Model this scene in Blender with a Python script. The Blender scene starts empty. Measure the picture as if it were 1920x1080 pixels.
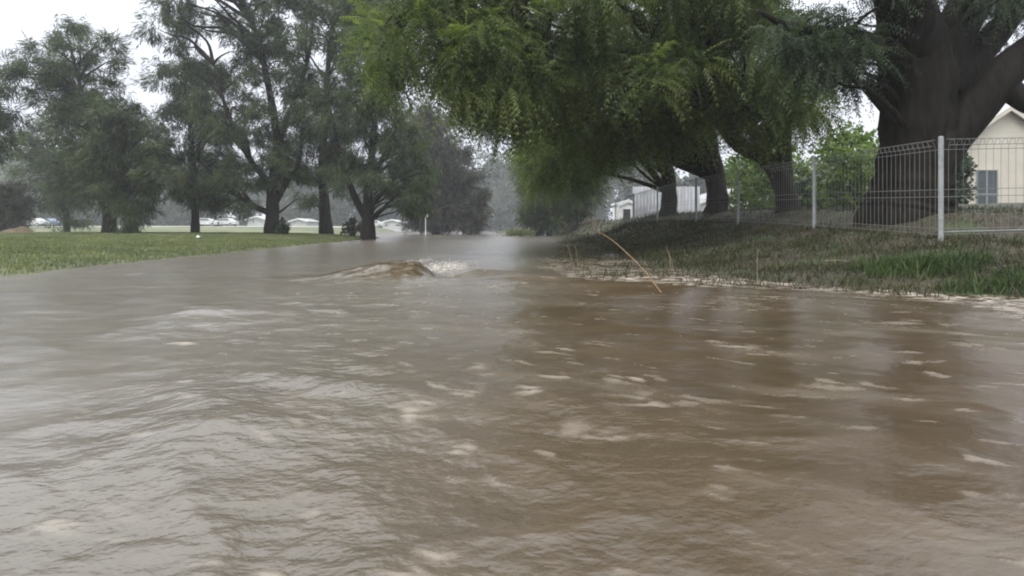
import bpy, math, random
import numpy as np
from mathutils import Vector
rng = np.random.default_rng(11)
random.seed(5)
S = bpy.context.scene
C = S.collection
F, H0, VX, VY = 1100.0, 0.6, 960.0, 432.0

def at(px, py, d):
    return np.array([(px - VX) / F * d, d, H0 + (VY - py) / F * d])

# ------------------------------------------------------------------ noise
_perm = rng.permutation(512)
_g = rng.normal(size=(512, 2)); _g /= np.linalg.norm(_g, axis=1)[:, None]
def perlin(x, y):
    xi = np.floor(x).astype(np.int64); yi = np.floor(y).astype(np.int64)
    xf = x - xi; yf = y - yi
    def gr(ix, iy, dx, dy):
        h = _perm[(_perm[ix & 511] + iy) & 511]
        return _g[h, 0] * dx + _g[h, 1] * dy
    u = xf * xf * xf * (xf * (xf * 6 - 15) + 10); v = yf * yf * yf * (yf * (yf * 6 - 15) + 10)
    a = gr(xi, yi, xf, yf); b = gr(xi + 1, yi, xf - 1, yf)
    c = gr(xi, yi + 1, xf, yf - 1); d = gr(xi + 1, yi + 1, xf - 1, yf - 1)
    return (a + u * (b - a)) * (1 - v) + (c + u * (d - c)) * v
def fbm(x, y, o=4):
    s = 0; a = 1.0
    for k in range(o):
        s = s + a * perlin(x * 2 ** k + 17.3 * k, y * 2 ** k - 9.1 * k); a *= .5
    return s
def sst(a, b, x):
    t = np.clip((x - a) / (b - a), 0, 1); return t * t * (3 - 2 * t)

# ------------------------------------------------------------------ materials
def newmat(name):
    m = bpy.data.materials.new(name); m.use_nodes = True
    nt = m.node_tree
    return m, nt, nt.nodes['Principled BSDF']
def N(nt, t, **kw):
    n = nt.nodes.new(t)
    for k, v in kw.items(): setattr(n, k, v)
    return n
def ramp(nt, fac, stops):
    r = N(nt, 'ShaderNodeValToRGB'); e = r.color_ramp.elements
    while len(e) < len(stops): e.new(.5)
    for q, (p, c) in zip(e, stops): q.position = p; q.color = (*c, 1)
    nt.links.new(fac, r.inputs[0]); return r.outputs[0]
def mixc(nt, fac, a, b, mode='MIX'):
    m = N(nt, 'ShaderNodeMix', data_type='RGBA', blend_type=mode)
    if isinstance(fac, (int, float)): m.inputs[0].default_value = fac
    else: nt.links.new(fac, m.inputs[0])
    for i, v in ((6, a), (7, b)):
        if isinstance(v, tuple): m.inputs[i].default_value = (*v, 1)
        else: nt.links.new(v, m.inputs[i])
    return m.outputs[2]
def noise(nt, scale, detail=4, vec=None, stretch=None, rough=.55):
    n = N(nt, 'ShaderNodeTexNoise'); n.inputs['Scale'].default_value = scale
    n.inputs['Detail'].default_value = detail; n.inputs['Roughness'].default_value = rough
    tc = N(nt, 'ShaderNodeNewGeometry').outputs['Position']
    if stretch:
        mp = N(nt, 'ShaderNodeMapping'); mp.inputs['Scale'].default_value = stretch
        if len(stretch) == 3: pass
        nt.links.new(tc, mp.inputs[0]); tc = mp.outputs[0]
    nt.links.new(tc, n.inputs['Vector']); return n.outputs['Fac']
def bump(nt, p, h, strength, dist):
    b = N(nt, 'ShaderNodeBump'); b.inputs['Strength'].default_value = strength; b.inputs['Distance'].default_value = dist
    nt.links.new(h, b.inputs['Height']); nt.links.new(b.outputs[0], p.inputs['Normal'])

def leafmat(name, stops, trans=.35, rough=.45):
    m, nt, p = newmat(name)
    a = N(nt, 'ShaderNodeAttribute', attribute_name='tone')
    col = ramp(nt, a.outputs['Fac'], stops)
    n = noise(nt, 1.1, 2)
    col = mixc(nt, ramp(nt, n, [(.35, (0, 0, 0)), (.65, (1, 1, 1))]), col, mixc(nt, 1.0, col, (.72, .78, .8), 'MULTIPLY'))
    nt.links.new(col, p.inputs['Base Color']); p.inputs['Roughness'].default_value = rough
    p.inputs['Specular IOR Level'].default_value = .3
    t = N(nt, 'ShaderNodeBsdfTranslucent'); nt.links.new(mixc(nt, 1.0, col, (1.15, 1.25, .7), 'MULTIPLY'), t.inputs[0])
    mx = N(nt, 'ShaderNodeMixShader'); mx.inputs[0].default_value = trans
    nt.links.new(p.outputs[0], mx.inputs[1]); nt.links.new(t.outputs[0], mx.inputs[2])
    nt.links.new(mx.outputs[0], nt.nodes['Material Output'].inputs[0])
    return m
def plain(name, col, rough=.7, var=.25, scale=6, metal=0, bmp=0, stretch=None):
    m, nt, p = newmat(name)
    n = noise(nt, scale, 5, stretch=stretch)
    c = ramp(nt, n, [(.3, tuple(v * (1 - var) for v in col)), (.7, tuple(min(1, v * (1 + var)) for v in col))])
    nt.links.new(c, p.inputs['Base Color']); p.inputs['Roughness'].default_value = rough; p.inputs['Metallic'].default_value = metal
    if bmp: bump(nt, p, n, 1, bmp)
    return m

M = {}
M['pinnate'] = leafmat('pinnate_leaves', [(0, (.03, .05, .014)), (.5, (.115, .152, .044)), (1, (.26, .29, .09))], .55)
M['pinnate_grey'] = leafmat('grey_green_leaves', [(0, (.03, .045, .024)), (.5, (.06, .085, .045)), (1, (.11, .14, .075))], .45)
M['needle'] = leafmat('casuarina_needles', [(0, (.024, .037, .016)), (.5, (.058, .08, .034)), (1, (.12, .14, .056))], .45)
M['needle_olive'] = leafmat('olive_needles', [(0, (.026, .038, .016)), (.5, (.056, .074, .03)), (1, (.105, .12, .05))], .35)
M['needle_brown'] = leafmat('brownish_needles', [(0, (.025, .024, .016)), (.5, (.045, .045, .027)), (1, (.072, .062, .038))], .25)
M['bright'] = leafmat('bright_shrub_leaves', [(0, (.06, .11, .02)), (.5, (.15, .215, .05)), (1, (.27, .33, .10))], .45)
M['dark_shrub'] = leafmat('dark_shrub_leaves', [(0, (.012, .028, .012)), (.5, (.03, .055, .022)), (1, (.06, .09, .035))], .3)
M['far'] = leafmat('far_leaves', [(0, (.08, .095, .075)), (.5, (.11, .125, .095)), (1, (.15, .165, .12))], .3)  # paled so that part of the distance haze sits in the leaf colour
M['lawn'] = leafmat('lawn_grass', [(0, (.10, .112, .05)), (.5, (.155, .172, .08)), (1, (.24, .245, .13))], .35)
M['weed'] = leafmat('verge_weeds', [(0, (.024, .024, .010)), (.5, (.052, .053, .020)), (1, (.13, .115, .055))], .25)
M['tussock'] = leafmat('long_green_grass', [(0, (.022, .04, .012)), (.5, (.05, .085, .022)), (1, (.13, .15, .06))], .3)
M['straw'] = plain('dry_straw', (.33, .205, .10), .6, .35, 30)
M['straw_wet'] = plain('wet_straw', (.26, .21, .13), .6, .4, 30)
M['twig'] = plain('wet_red_twig', (.10, .05, .035), .5, .3, 20)
def barkmat(name, col):
    m, nt, p = newmat(name)
    n = noise(nt, 9, 6, stretch=(1, 1, .22)); n2 = noise(nt, 1.5, 3)
    c = ramp(nt, n, [(.3, tuple(v * .45 for v in col)), (.7, tuple(v * 1.5 for v in col))])
    c = mixc(nt, n2, c, mixc(nt, 1.0, c, (.8, .9, .7), 'MULTIPLY'))
    nt.links.new(c, p.inputs['Base Color']); p.inputs['Roughness'].default_value = .8; p.inputs['Specular IOR Level'].default_value = .12
    bump(nt, p, n, 1, .06); return m
M['bark'] = barkmat('dark_wet_bark', (.026, .021, .018))
M['bark_b'] = barkmat('furrowed_bark', (.017, .0138, .0115))
M['galv'] = plain('galvanised_steel', (.23, .245, .24), .6, .2, 14, 0)
M['wire'] = plain('weathered_wire', (.13, .13, .127), .6, .2, 20, 0)
M['conc'] = plain('concrete', (.42, .41, .38), .85, .2, 12)
M['white'] = plain('white_paint', (.78, .78, .76), .5, .08, 3)
M['offwhite'] = plain('dull_white_paint', (.46, .46, .45), .6, .15, 1.5)
M['glass'] = plain('dark_window_glass', (.05, .06, .065), .12, .3, 2)
M['roofing'] = plain('grey_roof_metal', (.32, .33, .34), .5, .15, 2)
M['palings'] = plain('weathered_palings', (.24, .2, .145), .85, .35, 5, stretch=(6, 6, .4))
M['bluepanel'] = plain('blue_grey_panel', (.2, .23, .26), .6, .15, 4)
M['dark'] = plain('dark_opening', (.03, .03, .032), .8, .2, 3)
M['tyre'] = plain('tyre_rubber', (.03, .03, .03), .8, .1, 5)
M['soil'] = plain('mound_soil', (.16, .115, .065), .9, .35, 3, 0, .05)
M['carblue'] = plain('blue_car_paint', (.12, .16, .24), .3, .05, 2)

def weatherboard():
    m, nt, p = newmat('tan_weatherboard')
    g = N(nt, 'ShaderNodeNewGeometry'); sx = N(nt, 'ShaderNodeSeparateXYZ'); nt.links.new(g.outputs['Position'], sx.inputs[0])
    mu = N(nt, 'ShaderNodeMath', operation='MULTIPLY'); mu.inputs[1].default_value = 1 / .19; nt.links.new(sx.outputs[2], mu.inputs[0])
    fr = N(nt, 'ShaderNodeMath', operation='FRACT'); nt.links.new(mu.outputs[0], fr.inputs[0])
    n = noise(nt, 1.2, 5)
    c = ramp(nt, n, [(.3, (.58, .53, .44)), (.7, (.66, .61, .51))])
    nt.links.new(c, p.inputs['Base Color']); p.inputs['Roughness'].default_value = .65
    bump(nt, p, fr.outputs[0], 1, .03); return m
M['boards'] = weatherboard()
def corrmat():
    m, nt, p = newmat('pale_corrugated_iron')
    n = noise(nt, 2.5, 5, stretch=(3, 3, .5))
    c = ramp(nt, n, [(.3, (.30, .31, .33)), (.7, (.46, .46, .475))])
    nt.links.new(c, p.inputs['Base Color']); p.inputs['Roughness'].default_value = .5; p.inputs['Metallic'].default_value = .1
    return m
M['corr'] = corrmat()

# ------------------------------------------------------------------ object helpers
def tag(o, label=None, cat=None, group=None, kind=None):
    if label: o['label'] = label
    if cat: o['category'] = cat
    if group: o['group'] = group
    if kind: o['kind'] = kind
    return o
def thing(name, loc, label, cat, group=None):
    o = bpy.data.objects.new(name, None); C.objects.link(o); o.location = tuple(loc); o.empty_display_size = .2
    return tag(o, label, cat, group)
def mesh_np(name, V, Fc, mat, parent=None, origin=None, tone=None, smooth=False, attrs={}):
    """V (n,3) world coords, Fc (m,k) uniform faces"""
    V = np.asarray(V, np.float64); Fc = np.asarray(Fc, np.int32)
    if origin is None: origin = np.array(parent.location) if parent is not None else np.zeros(3)
    me = bpy.data.meshes.new(name); k = Fc.shape[1]
    me.vertices.add(len(V)); me.vertices.foreach_set('co', (V - origin).astype(np.float32).ravel())
    me.loops.add(Fc.size); me.loops.foreach_set('vertex_index', Fc.ravel())
    me.polygons.add(len(Fc)); me.polygons.foreach_set('loop_start', np.arange(0, Fc.size, k, dtype=np.int32))
    me.polygons.foreach_set('loop_total', np.full(len(Fc), k, np.int32))
    me.polygons.foreach_set('use_smooth', np.full(len(Fc), smooth))
    me.update(calc_edges=True)
    if tone is not None:
        a = me.attributes.new('tone', 'FLOAT', 'POINT'); a.data.foreach_set('value', np.asarray(tone, np.float32))
    for kk, vv in attrs.items():
        a = me.attributes.new(kk, 'FLOAT', 'POINT'); a.data.foreach_set('value', np.asarray(vv, np.float32).ravel())
    me.materials.append(mat)
    o = bpy.data.objects.new(name, me); C.objects.link(o)
    if parent is not None: o.parent = parent
    else: o.location = tuple(origin)
    return o
class MB:
    def __init__(s): s.v = []; s.f = []
    def add(s, V, Fs):
        b = len(s.v); s.v += [tuple(p) for p in V]; s.f += [tuple(i + b for i in f) for f in Fs]
    def box(s, x0, x1, y0, y1, z0, z1):
        s.add([(x, y, z) for z in (z0, z1) for x, y in ((x0, y0), (x1, y0), (x1, y1), (x0, y1))],
              [(0, 3, 2, 1), (4, 5, 6, 7), (0, 1, 5, 4), (1, 2, 6, 5), (2, 3, 7, 6), (3, 0, 4, 7)])
    def tube(s, pts, r, n=8, cap=True):
        pts = [np.array(p, float) for p in pts]; m = len(pts)
        rr = r if hasattr(r, '__len__') else [r] * m
        V = []
        t0 = pts[1] - pts[0]; ref = np.array([1, 0, 0.]) if abs(t0[0]) < .8 * np.linalg.norm(t0) else np.array([0, 1, 0.])
        for i in range(m):
            t = pts[min(i + 1, m - 1)] - pts[max(i - 1, 0)]; t = t / (np.linalg.norm(t) + 1e-9)
            a = ref - t * ref.dot(t); a /= np.linalg.norm(a) + 1e-9; ref = a; b = np.cross(t, a)
            for k in range(n):
                th = 2 * math.pi * k / n
                V.append(pts[i] + rr[i] * (math.cos(th) * a + math.sin(th) * b))
        Fs = [(i * n + k, i * n + (k + 1) % n, (i + 1) * n + (k + 1) % n, (i + 1) * n + k) for i in range(m - 1) for k in range(n)]
        if cap: Fs += [tuple(range(n))[::-1], tuple(range((m - 1) * n, m * n))]
        s.add(V, Fs)
    def build(s, name, mat, parent=None, origin=None, smooth=False):
        if origin is None: origin = np.array(parent.location) if parent is not None else np.zeros(3)
        me = bpy.data.meshes.new(name)
        me.from_pydata([tuple(np.array(p) - origin) for p in s.v], [], s.f); me.update()
        if smooth: me.polygons.foreach_set('use_smooth', [True] * len(me.polygons))
        me.materials.append(mat)
        o = bpy.data.objects.new(name, me); C.objects.link(o)
        if parent is not None: o.parent = parent
        else: o.location = tuple(origin)
        return o
def catmull(P, n):
    P = [np.array(p, float) for p in P]; Q = [2 * P[0] - P[1]] + P + [2 * P[-1] - P[-2]]
    out = []
    for i in range(len(P) - 1):
        a, b, c, d = Q[i:i + 4]
        for t in np.linspace(0, 1, n, endpoint=False):
            out.append(.5 * ((2 * b) + (c - a) * t + (2 * a - 5 * b + 4 * c - d) * t * t + (3 * b - a - 3 * c + d) * t ** 3))
    out.append(P[-1]); return out

# ------------------------------------------------------------------ terrain
EY = [-8, 0, 3.0, 4.2, 5.2, 5.9, 6.4, 7.5, 10, 14, 22, 40, 80, 150, 340]
EX = [4.5, 3.8, 3.6, 3.9, 4.0, 3.4, 1.9, .95, .9, 1.2, 2.0, 3.0, 4.2, 6, 9]
LY = [-8, 5, 11, 24, 38, 46, 60, 100, 340]
LX = [-5.6, -6.3, -7.0, -7.9, -8.5, -10.8, -16, -22, -50]
FY = [-8, 3, 8, 12, 17, 22, 30, 60, 150, 340]
FZ = [.32, .36, .47, .64, .83, .93, .96, 1.0, 1.6, 3]
def wlevel(y): return .003 * np.clip(y - 8, 0, 110)
def terrain(x, y):
    xr = np.interp(y, EY, EX) + .30 * fbm(x * .2 + 3, y * .9, 3) + .1 * fbm(y * 2.3, x * .3 + 9, 2)
    xl = np.interp(y, LY, LX) + .10 * fbm(x * .1, y * .5, 3)
    zf = np.interp(y, FY, FZ)
    wl = wlevel(y)
    s = np.clip((x - xr) / np.maximum(5.9 - xr, .5), 0, 1)
    right = wl - .03 + (zf - wl + .03) * s ** 2.4 + .35 * sst(5.9, 7.4, x) * sst(8.35, 9.3, y) + .03 * np.clip(x - 7.4, 0, 60)
    dl = np.clip(xl - x, 0, 1e9)
    far = np.interp(y, [0, 30, 36, 46, 60, 110, 200, 340], [.33, .36, .38, .42, .55, 1.35, 2.2, 4])
    left = wl - .02 + (far - wl + .02) * (1 - np.exp(-dl / 3.2)) + .04 * sst(0, .3, dl)
    bed = wl - .35
    mid = np.where(x > 0, bed + (right - bed) * sst(-.7, 0, x - xr), bed + (left - bed) * sst(-.5, 0, xl - x))
    z = np.where(x > xr, right, np.where(x < xl, left, mid))
    z = z + .025 * fbm(x * .8, y * .8, 4) * sst(0, .6, np.maximum(x - xr, xl - x)) + .014 * fbm(x * 4, y * 4, 2) * (y < 20)
    end = sst(165, 215, y)       # the flooded road ends in rising ground far away
    return z + end * 3.0 * (z < 2.5)
def tz(x, y): return float(terrain(np.array([float(x)]), np.array([float(y)]))[0])

def axis(segs):
    out = []
    for a, b, n in segs: out += list(np.linspace(a, b, n, endpoint=False))
    return np.array(out + [segs[-1][1]])
gx = axis([(-210, -40, 34), (-40, -14, 52), (-14, -5, 90), (-5, 0, 20), (0, 8, 130), (8, 14, 40), (14, 40, 40), (40, 210, 30)])
gy = axis([(-8, 2, 30), (2, 16, 170), (16, 40, 130), (40, 80, 60), (80, 325, 60)])
X, Y = np.meshgrid(gx, gy); Z = terrain(X, Y)
nx, ny = len(gx), len(gy)
idx = np.arange(nx * ny).reshape(ny, nx)
quads = np.stack([idx[:-1, :-1], idx[:-1, 1:], idx[1:, 1:], idx[1:, :-1]], -1).reshape(-1, 4)
m, nt, p = newmat('ground_soil_and_grass')
geo = N(nt, 'ShaderNodeNewGeometry'); sp = N(nt, 'ShaderNodeSeparateXYZ'); nt.links.new(geo.outputs['Position'], sp.inputs[0])
isl = N(nt, 'ShaderNodeMath', operation='LESS_THAN'); isl.inputs[1].default_value = 0; nt.links.new(sp.outputs[0], isl.inputs[0])
ng = noise(nt, 1.3, 6); ns = noise(nt, 9, 6); nl = noise(nt, .12, 4)
lawn = ramp(nt, ng, [(.3, (.05, .062, .025)), (.7, (.085, .10, .04))])
lawn = mixc(nt, ramp(nt, nl, [(.45, (0, 0, 0)), (.62, (1, 1, 1))]), lawn, (.15, .16, .07))
mud = ramp(nt, ns, [(.3, (.022, .017, .009)), (.55, (.046, .037, .02)), (.75, (.085, .072, .042))])
verge = mixc(nt, ramp(nt, ng, [(.5, (0, 0, 0)), (.62, (1, 1, 1))]), mud, (.04, .058, .018))
col = mixc(nt, isl.outputs[0], verge, lawn)
nt.links.new(col, p.inputs['Base Color']); p.inputs['Roughness'].default_value = .85
bump(nt, p, ns, 1, .03)
M['ground'] = m
g = mesh_np('ground', np.stack([X, Y, Z], -1).reshape(-1, 3), quads, M['ground'], smooth=True); tag(g, kind='structure')

# ------------------------------------------------------------------ flood water
rows = np.concatenate([np.linspace(-2.5, .6, 12, endpoint=False), .6 * (15 / .6) ** np.linspace(0, 1, 560, endpoint=False), 15 * (215 / 15) ** np.linspace(0, 1, 130)])
cu = np.linspace(-1, 1, 860); cu = cu * (.75 + .25 * cu ** 2)
WX = cu[None, :] * (rows[:, None] * 1.05 + 4.2); WY = np.repeat(rows[:, None], len(cu), 1)
wx0 = WX + .2 * fbm(WX * .8, WY * .8, 3); wy0 = WY + .2 * fbm(WX * .8 + 50, WY * .8, 3)
ca_, sa_ = math.cos(.45), math.sin(.45)
wx = ca_ * wx0 - sa_ * wy0; wy = sa_ * wx0 + ca_ * wy0          # the current runs obliquely across the road
nearf = np.exp(-np.maximum(WY - 2, 0) / 18)
big = fbm(WX * .35 + 4, WY * .35, 3)
chop = (.22 + .95 * sst(1.5, -.5, WX + .5 * big) * sst(-1.5, -.1, WX + .25 * WY + .6 * big)) * (.6 + .8 * sst(-.4, .5, big))
chop = np.maximum(chop, .8 * sst(5, 9, WY))
hz = .030 * fbm(wx * .55 + 7, wy * .8, 2) * np.exp(-WY / 60)
ridg = 1 - np.abs(perlin(wx * 1.5, wy * 2.2)) * 2
hz = hz + .008 * ridg ** 2 * nearf * (.35 + chop)
hz = hz + .007 * perlin(wx * 2.8 + 30, wy * 3.9) * nearf * (.4 + chop)
hz = hz + .0048 * perlin(wx * 6.5 - 8, wy * 8.5 + 3) * nearf * chop
hz = hz + .0026 * perlin(wx * 14, wy * 18) * np.exp(-np.maximum(WY - 2, 0) / 8) * chop
hz = hz + .0014 * perlin(wx * 27 + 5, wy * 33) * np.exp(-np.maximum(WY - 2, 0) / 5) * chop
def fpatch(px, py, rx, ry, a):
    d = H0 * F / (py - VY); c = at(px, VY, d); sx = rx / F * d; sy = ry / F * d * d / H0
    return a * np.exp(-((WX - c[0]) / sx) ** 2 - ((WY - c[1]) / sy) ** 2)
def hump(px, d, ax, ay, h, skew=0, rot=0):
    c = at(px, VY, d); dx = WX - c[0]; dy = WY - c[1]
    ca, sa = math.cos(rot), math.sin(rot); u = ca * dx + sa * dy; v = -sa * dx + ca * dy
    au = np.where(u > 0, ax * (1 - skew), ax * (1 + skew))
    return h * np.exp(-(u / au) ** 2 - (v / ay) ** 2)
humps = hump(784, 7.5, .46, .42, .175, .7, -.12) + hump(705, 7.3, .55, .4, .075, .1, -.1) + hump(600, 7.0, .9, .3, .05) + hump(900, 8.1, .5, .2, .07, -.3)
humps = humps - hump(850, 7.6, .35, .2, .07) + hump(1010, 7.1, .7, .18, .05) - hump(1120, 5.9, 1.0, .4, .05) + hump(1150, 6.5, 1.2, .16, .035)
humps = humps + hump(430, 4.2, .5, .13, .035, 0, .25) + hump(300, 6.2, 1.2, .3, .03, 0, .2) + hump(120, 5.6, .9, .25, .022, 0, .25) + hump(620, 2.2, .35, .1, .022, 0, -.4) + hump(400, 1.9, .2, .5, .02, 0, .5)
WZ = wlevel(WY) + hz + humps * (1 + .2 * fbm(WX * 2.2 + WY * 1.5, WY * 7 - WX * 4, 4)) + .06 * fpatch(838, 503, 30, 8, 1) * np.abs(fbm(WX * 7, WY * 9, 4))
TZ = terrain(WX, WY)
depth = WZ - TZ
# foam and froth really floating on the surface
edge = sst(.32, .06, depth) * (WX > 0) * sst(16, 9, WY)
fn = fbm(wx * 3.2, wy * 6, 4); fn2 = fbm(wx * 9 + 40, wy * 15, 4)
foam = edge * sst(-.15, .5, fn + .9 * fn2) * .5
sp_ = 0
for q in [(838, 502, 36, 9, 2.2), (795, 490, 10, 6, .9), (1040, 656, 34, 10, .95), (990, 745, 22, 9, .85), (728, 920, 30, 16, .95), (1875, 950, 42, 14, .9), (1190, 712, 60, 16, .6),
          (872, 745, 26, 12, .7), (770, 782, 40, 12, .6), (345, 643, 26, 5, .9), (1130, 645, 26, 6, .6), (620, 960, 60, 14, .35), (1840, 655, 40, 8, .6), (1380, 650, 40, 6, .5),
          (1440, 560, 90, 5, .55), (1250, 760, 120, 16, .4), (1700, 605, 90, 8, .5), (1600, 728, 90, 10, .4), (900, 700, 40, 10, .5), (1080, 810, 60, 14, .3), (1360, 527, 90, 7, .9),
          (1200, 522, 70, 5, .7), (1600, 532, 60, 7, .7), (1700, 548, 70, 7, .7), (1850, 560, 90, 10, .5), (1060, 522, 40, 3, .6), (940, 535, 40, 4, .4), (1330, 575, 120, 7, .45), (690, 508, 60, 5, .35)]:
    sp_ = sp_ + fpatch(*q)
foam = foam + sp_ * sst(-.08, .5, fn2 + .45 * fn) * .75
foam = foam + .11 * sst(.05, .75, fbm(wx * .9 + 3, wy * 3.0, 4)) * sst(14, 5, WY) * sst(-1.5, .8, WX)
foam = foam + .32 * sst(.36, .75, fbm(wx * 4 + 70, wy * 11, 5)) * sst(10, 5, WY) * sst(-2.5, -.3, WX)
flk = perlin(wx * 7.5 + 11, wy * 13 - 5) + .5 * perlin(wx * 19, wy * 30)
foam = foam + .4 * sst(.66, .9, flk) * sst(-.2, .5, fbm(WX * .5 - 3, WY * .6, 3)) * sst(14, 6, WY)
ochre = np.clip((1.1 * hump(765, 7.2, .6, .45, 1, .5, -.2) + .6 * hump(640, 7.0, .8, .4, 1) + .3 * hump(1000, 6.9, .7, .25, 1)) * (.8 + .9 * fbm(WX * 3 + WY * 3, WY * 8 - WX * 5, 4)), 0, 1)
foam = np.clip(foam + .6 * hump(787, 7.55, .16, .12, 1, .3) * sst(-.2, .4, fn2), 0, 1)
silt_sky_side = np.clip(sst(-2.1, .8, WX - .12 * WY + .8 * fbm(WX * .6, WY * .6, 4)), 0, 1)  # left-to-right colour mix: sky reflection painted as grey left, mud brown right
foam = np.clip(foam, 0, 1)
WZ = WZ + .006 * foam * (1 + fn2)
nr, nc = WX.shape; idx = np.arange(nr * nc).reshape(nr, nc)
quads = np.stack([idx[:-1, :-1], idx[:-1, 1:], idx[1:, 1:], idx[1:, :-1]], -1).reshape(-1, 4)
m, nt, p = newmat('muddy_flood_water')
fa = N(nt, 'ShaderNodeAttribute', attribute_name='tone')
n1 = noise(nt, 1.0, 5, stretch=(.5, 1.0, 1)); n2 = noise(nt, 6, 4, stretch=(.8, 1.1, 1)); n3 = noise(nt, 36, 3, stretch=(.8, 1.1, 1))
sa = N(nt, 'ShaderNodeAttribute', attribute_name='silt_sky').outputs['Fac']; oa = N(nt, 'ShaderNodeAttribute', attribute_name='ochre').outputs['Fac']; ca2 = N(nt, 'ShaderNodeAttribute', attribute_name='chop').outputs['Fac']
rich = ramp(nt, n1, [(.3, (.044, .029, .0148)), (.7, (.064, .044, .0245))])
thin = ramp(nt, n1, [(.3, (.093, .081, .063)), (.7, (.12, .106, .084))])  # grey of the reflected sky put into the base colour
silt_sky = mixc(nt, sa, thin, rich)
silt_sky = mixc(nt, ramp(nt, n2, [(.42, (0, 0, 0)), (.75, (1, 1, 1))]), silt_sky, mixc(nt, 1.0, silt_sky, (1.25, 1.25, 1.28), 'MULTIPLY'))
silt_sky = mixc(nt, oa, silt_sky, (.062, .041, .018))  # wave's mud brown, with light through thin water put into the colour
col = mixc(nt, fa.outputs['Fac'], silt_sky, (.42, .365, .30))
nt.links.new(col, p.inputs['Base Color'])
rg = N(nt, 'ShaderNodeMapRange'); rg.inputs['To Min'].default_value = .23; rg.inputs['To Max'].default_value = .7
nt.links.new(fa.outputs['Fac'], rg.inputs['Value']); m4 = N(nt, 'ShaderNodeMath', operation='MULTIPLY_ADD'); m4.inputs[1].default_value = -.15; nt.links.new(oa, m4.inputs[0]); nt.links.new(rg.outputs[0], m4.inputs[2]); nt.links.new(m4.outputs[0], p.inputs['Roughness'])
p.inputs['IOR'].default_value = 1.5
ad = N(nt, 'ShaderNodeMath', operation='ADD'); nt.links.new(n2, ad.inputs[0])
mu = N(nt, 'ShaderNodeMath', operation='MULTIPLY'); mu.inputs[1].default_value = .28; nt.links.new(n3, mu.inputs[0]); nt.links.new(mu.outputs[0], ad.inputs[1])
m3 = N(nt, 'ShaderNodeMath', operation='MULTIPLY'); nt.links.new(ad.outputs[0], m3.inputs[0]); nt.links.new(ca2, m3.inputs[1]); bump(nt, p, m3.outputs[0], .9, .018)
M['water'] = m
w = mesh_np('flood_water', np.stack([WX, WY, WZ], -1).reshape(-1, 3), quads, M['water'], tone=foam.ravel(), smooth=True, attrs={'ochre': ochre, 'chop': np.clip(chop, 0, 1), 'silt_sky': silt_sky_side}); tag(w, kind='structure')
def wz(x, y):
    i = int(np.argmin(np.abs(rows - y))); j = int(np.argmin(np.abs(WX[i] - x))); return float(WZ[i, j])

# ------------------------------------------------------------------ foliage
def norm(a): return a / (np.linalg.norm(a, axis=1)[:, None] + 1e-9)
def fronds(P, D, L, droop, npair, ll, lw, tone):
    """drooping feather leaves: chevron leaflet pairs along a curved midrib"""
    n = len(P); Vs = []; T = []
    up = norm(np.array([[0, 0, 1.]]) + rng.normal(size=(n, 3)) * .5)
    for k in range(npair):
        t = (k + .6) / npair
        dn = np.zeros((n, 3)); dn[:, 2] = -1
        pos = P + (L * t)[:, None] * D + (droop * L * t * t)[:, None] * dn
        tan = norm(D + (2 * droop * t)[:, None] * dn)
        side = norm(np.cross(tan, up))
        l = (ll * (1.15 - .75 * t) * min(1, .55 + 2 * t))[:, None] if not np.isscalar(ll) else np.full((n, 1), ll * (1.15 - .75 * t) * min(1, .55 + 2 * t))
        w = lw * .5
        j = rng.normal(size=(n, 3)) * .12
        Lt = pos + side * l * .8 + tan * l * .75 - np.array([0, 0, 1]) * l * .3 + j * l
        Rt = pos - side * l * .8 + tan * l * .75 - np.array([0, 0, 1]) * l * .3 - j * l
        Vs.append(np.stack([pos - tan * w, pos + tan * w, Lt, Rt], 1)); T.append(np.repeat(tone[:, None] + rng.normal(size=(n, 1)) * .07, 4, 1))
    V = np.stack(Vs, 1).reshape(-1, 3); T = np.stack(T, 1).ravel()
    b = np.arange(len(V) // 4) * 4
    Fc = np.concatenate([np.stack([b, b + 1, b + 2], 1), np.stack([b, b + 3, b + 1], 1)])
    return V, Fc, T
def needles(P, D, L, wid, m, spread, tone):
    n = len(P); Pm = np.repeat(P, m, 0); Dm = norm(np.repeat(D, m, 0) + rng.normal(size=(n * m, 3)) * spread)
    Lm = np.repeat(L, m) * rng.uniform(.6, 1.15, n * m); Pm = Pm + rng.normal(size=Pm.shape) * (np.repeat(L, m) * .22)[:, None]
    side = norm(np.cross(Dm, rng.normal(size=(n * m, 3)))) * wid
    V = np.stack([Pm - side * .6, Pm + Dm * Lm[:, None] * .55 + side, Pm + Dm * Lm[:, None]], 1).reshape(-1, 3)
    return V, np.arange(len(V)).reshape(-1, 3), np.repeat(np.repeat(tone, m) + rng.normal(size=n * m) * .08, 3)
def leaves(P, D, size, tone):
    n = len(P); s = norm(np.cross(D, rng.normal(size=(n, 3)))) * (size * .33)[:, None]; D2 = D * size[:, None]
    V = np.stack([P, P + D2 * .5 + s, P + D2, P + D2 * .5 - s], 1).reshape(-1, 3); b = np.arange(n) * 4
    return V, np.concatenate([np.stack([b, b + 1, b + 2], 1), np.stack([b, b + 2, b + 3], 1)]), np.repeat(tone, 4)
def inpoly(x, y, P):
    c = False; n = len(P); j = n - 1
    for i in range(n):
        if (P[i][1] > y) != (P[j][1] > y) and x < (P[j][0] - P[i][0]) * (y - P[i][1]) / (P[j][1] - P[i][1]) + P[i][0]: c = not c
        j = i
    return c
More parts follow.
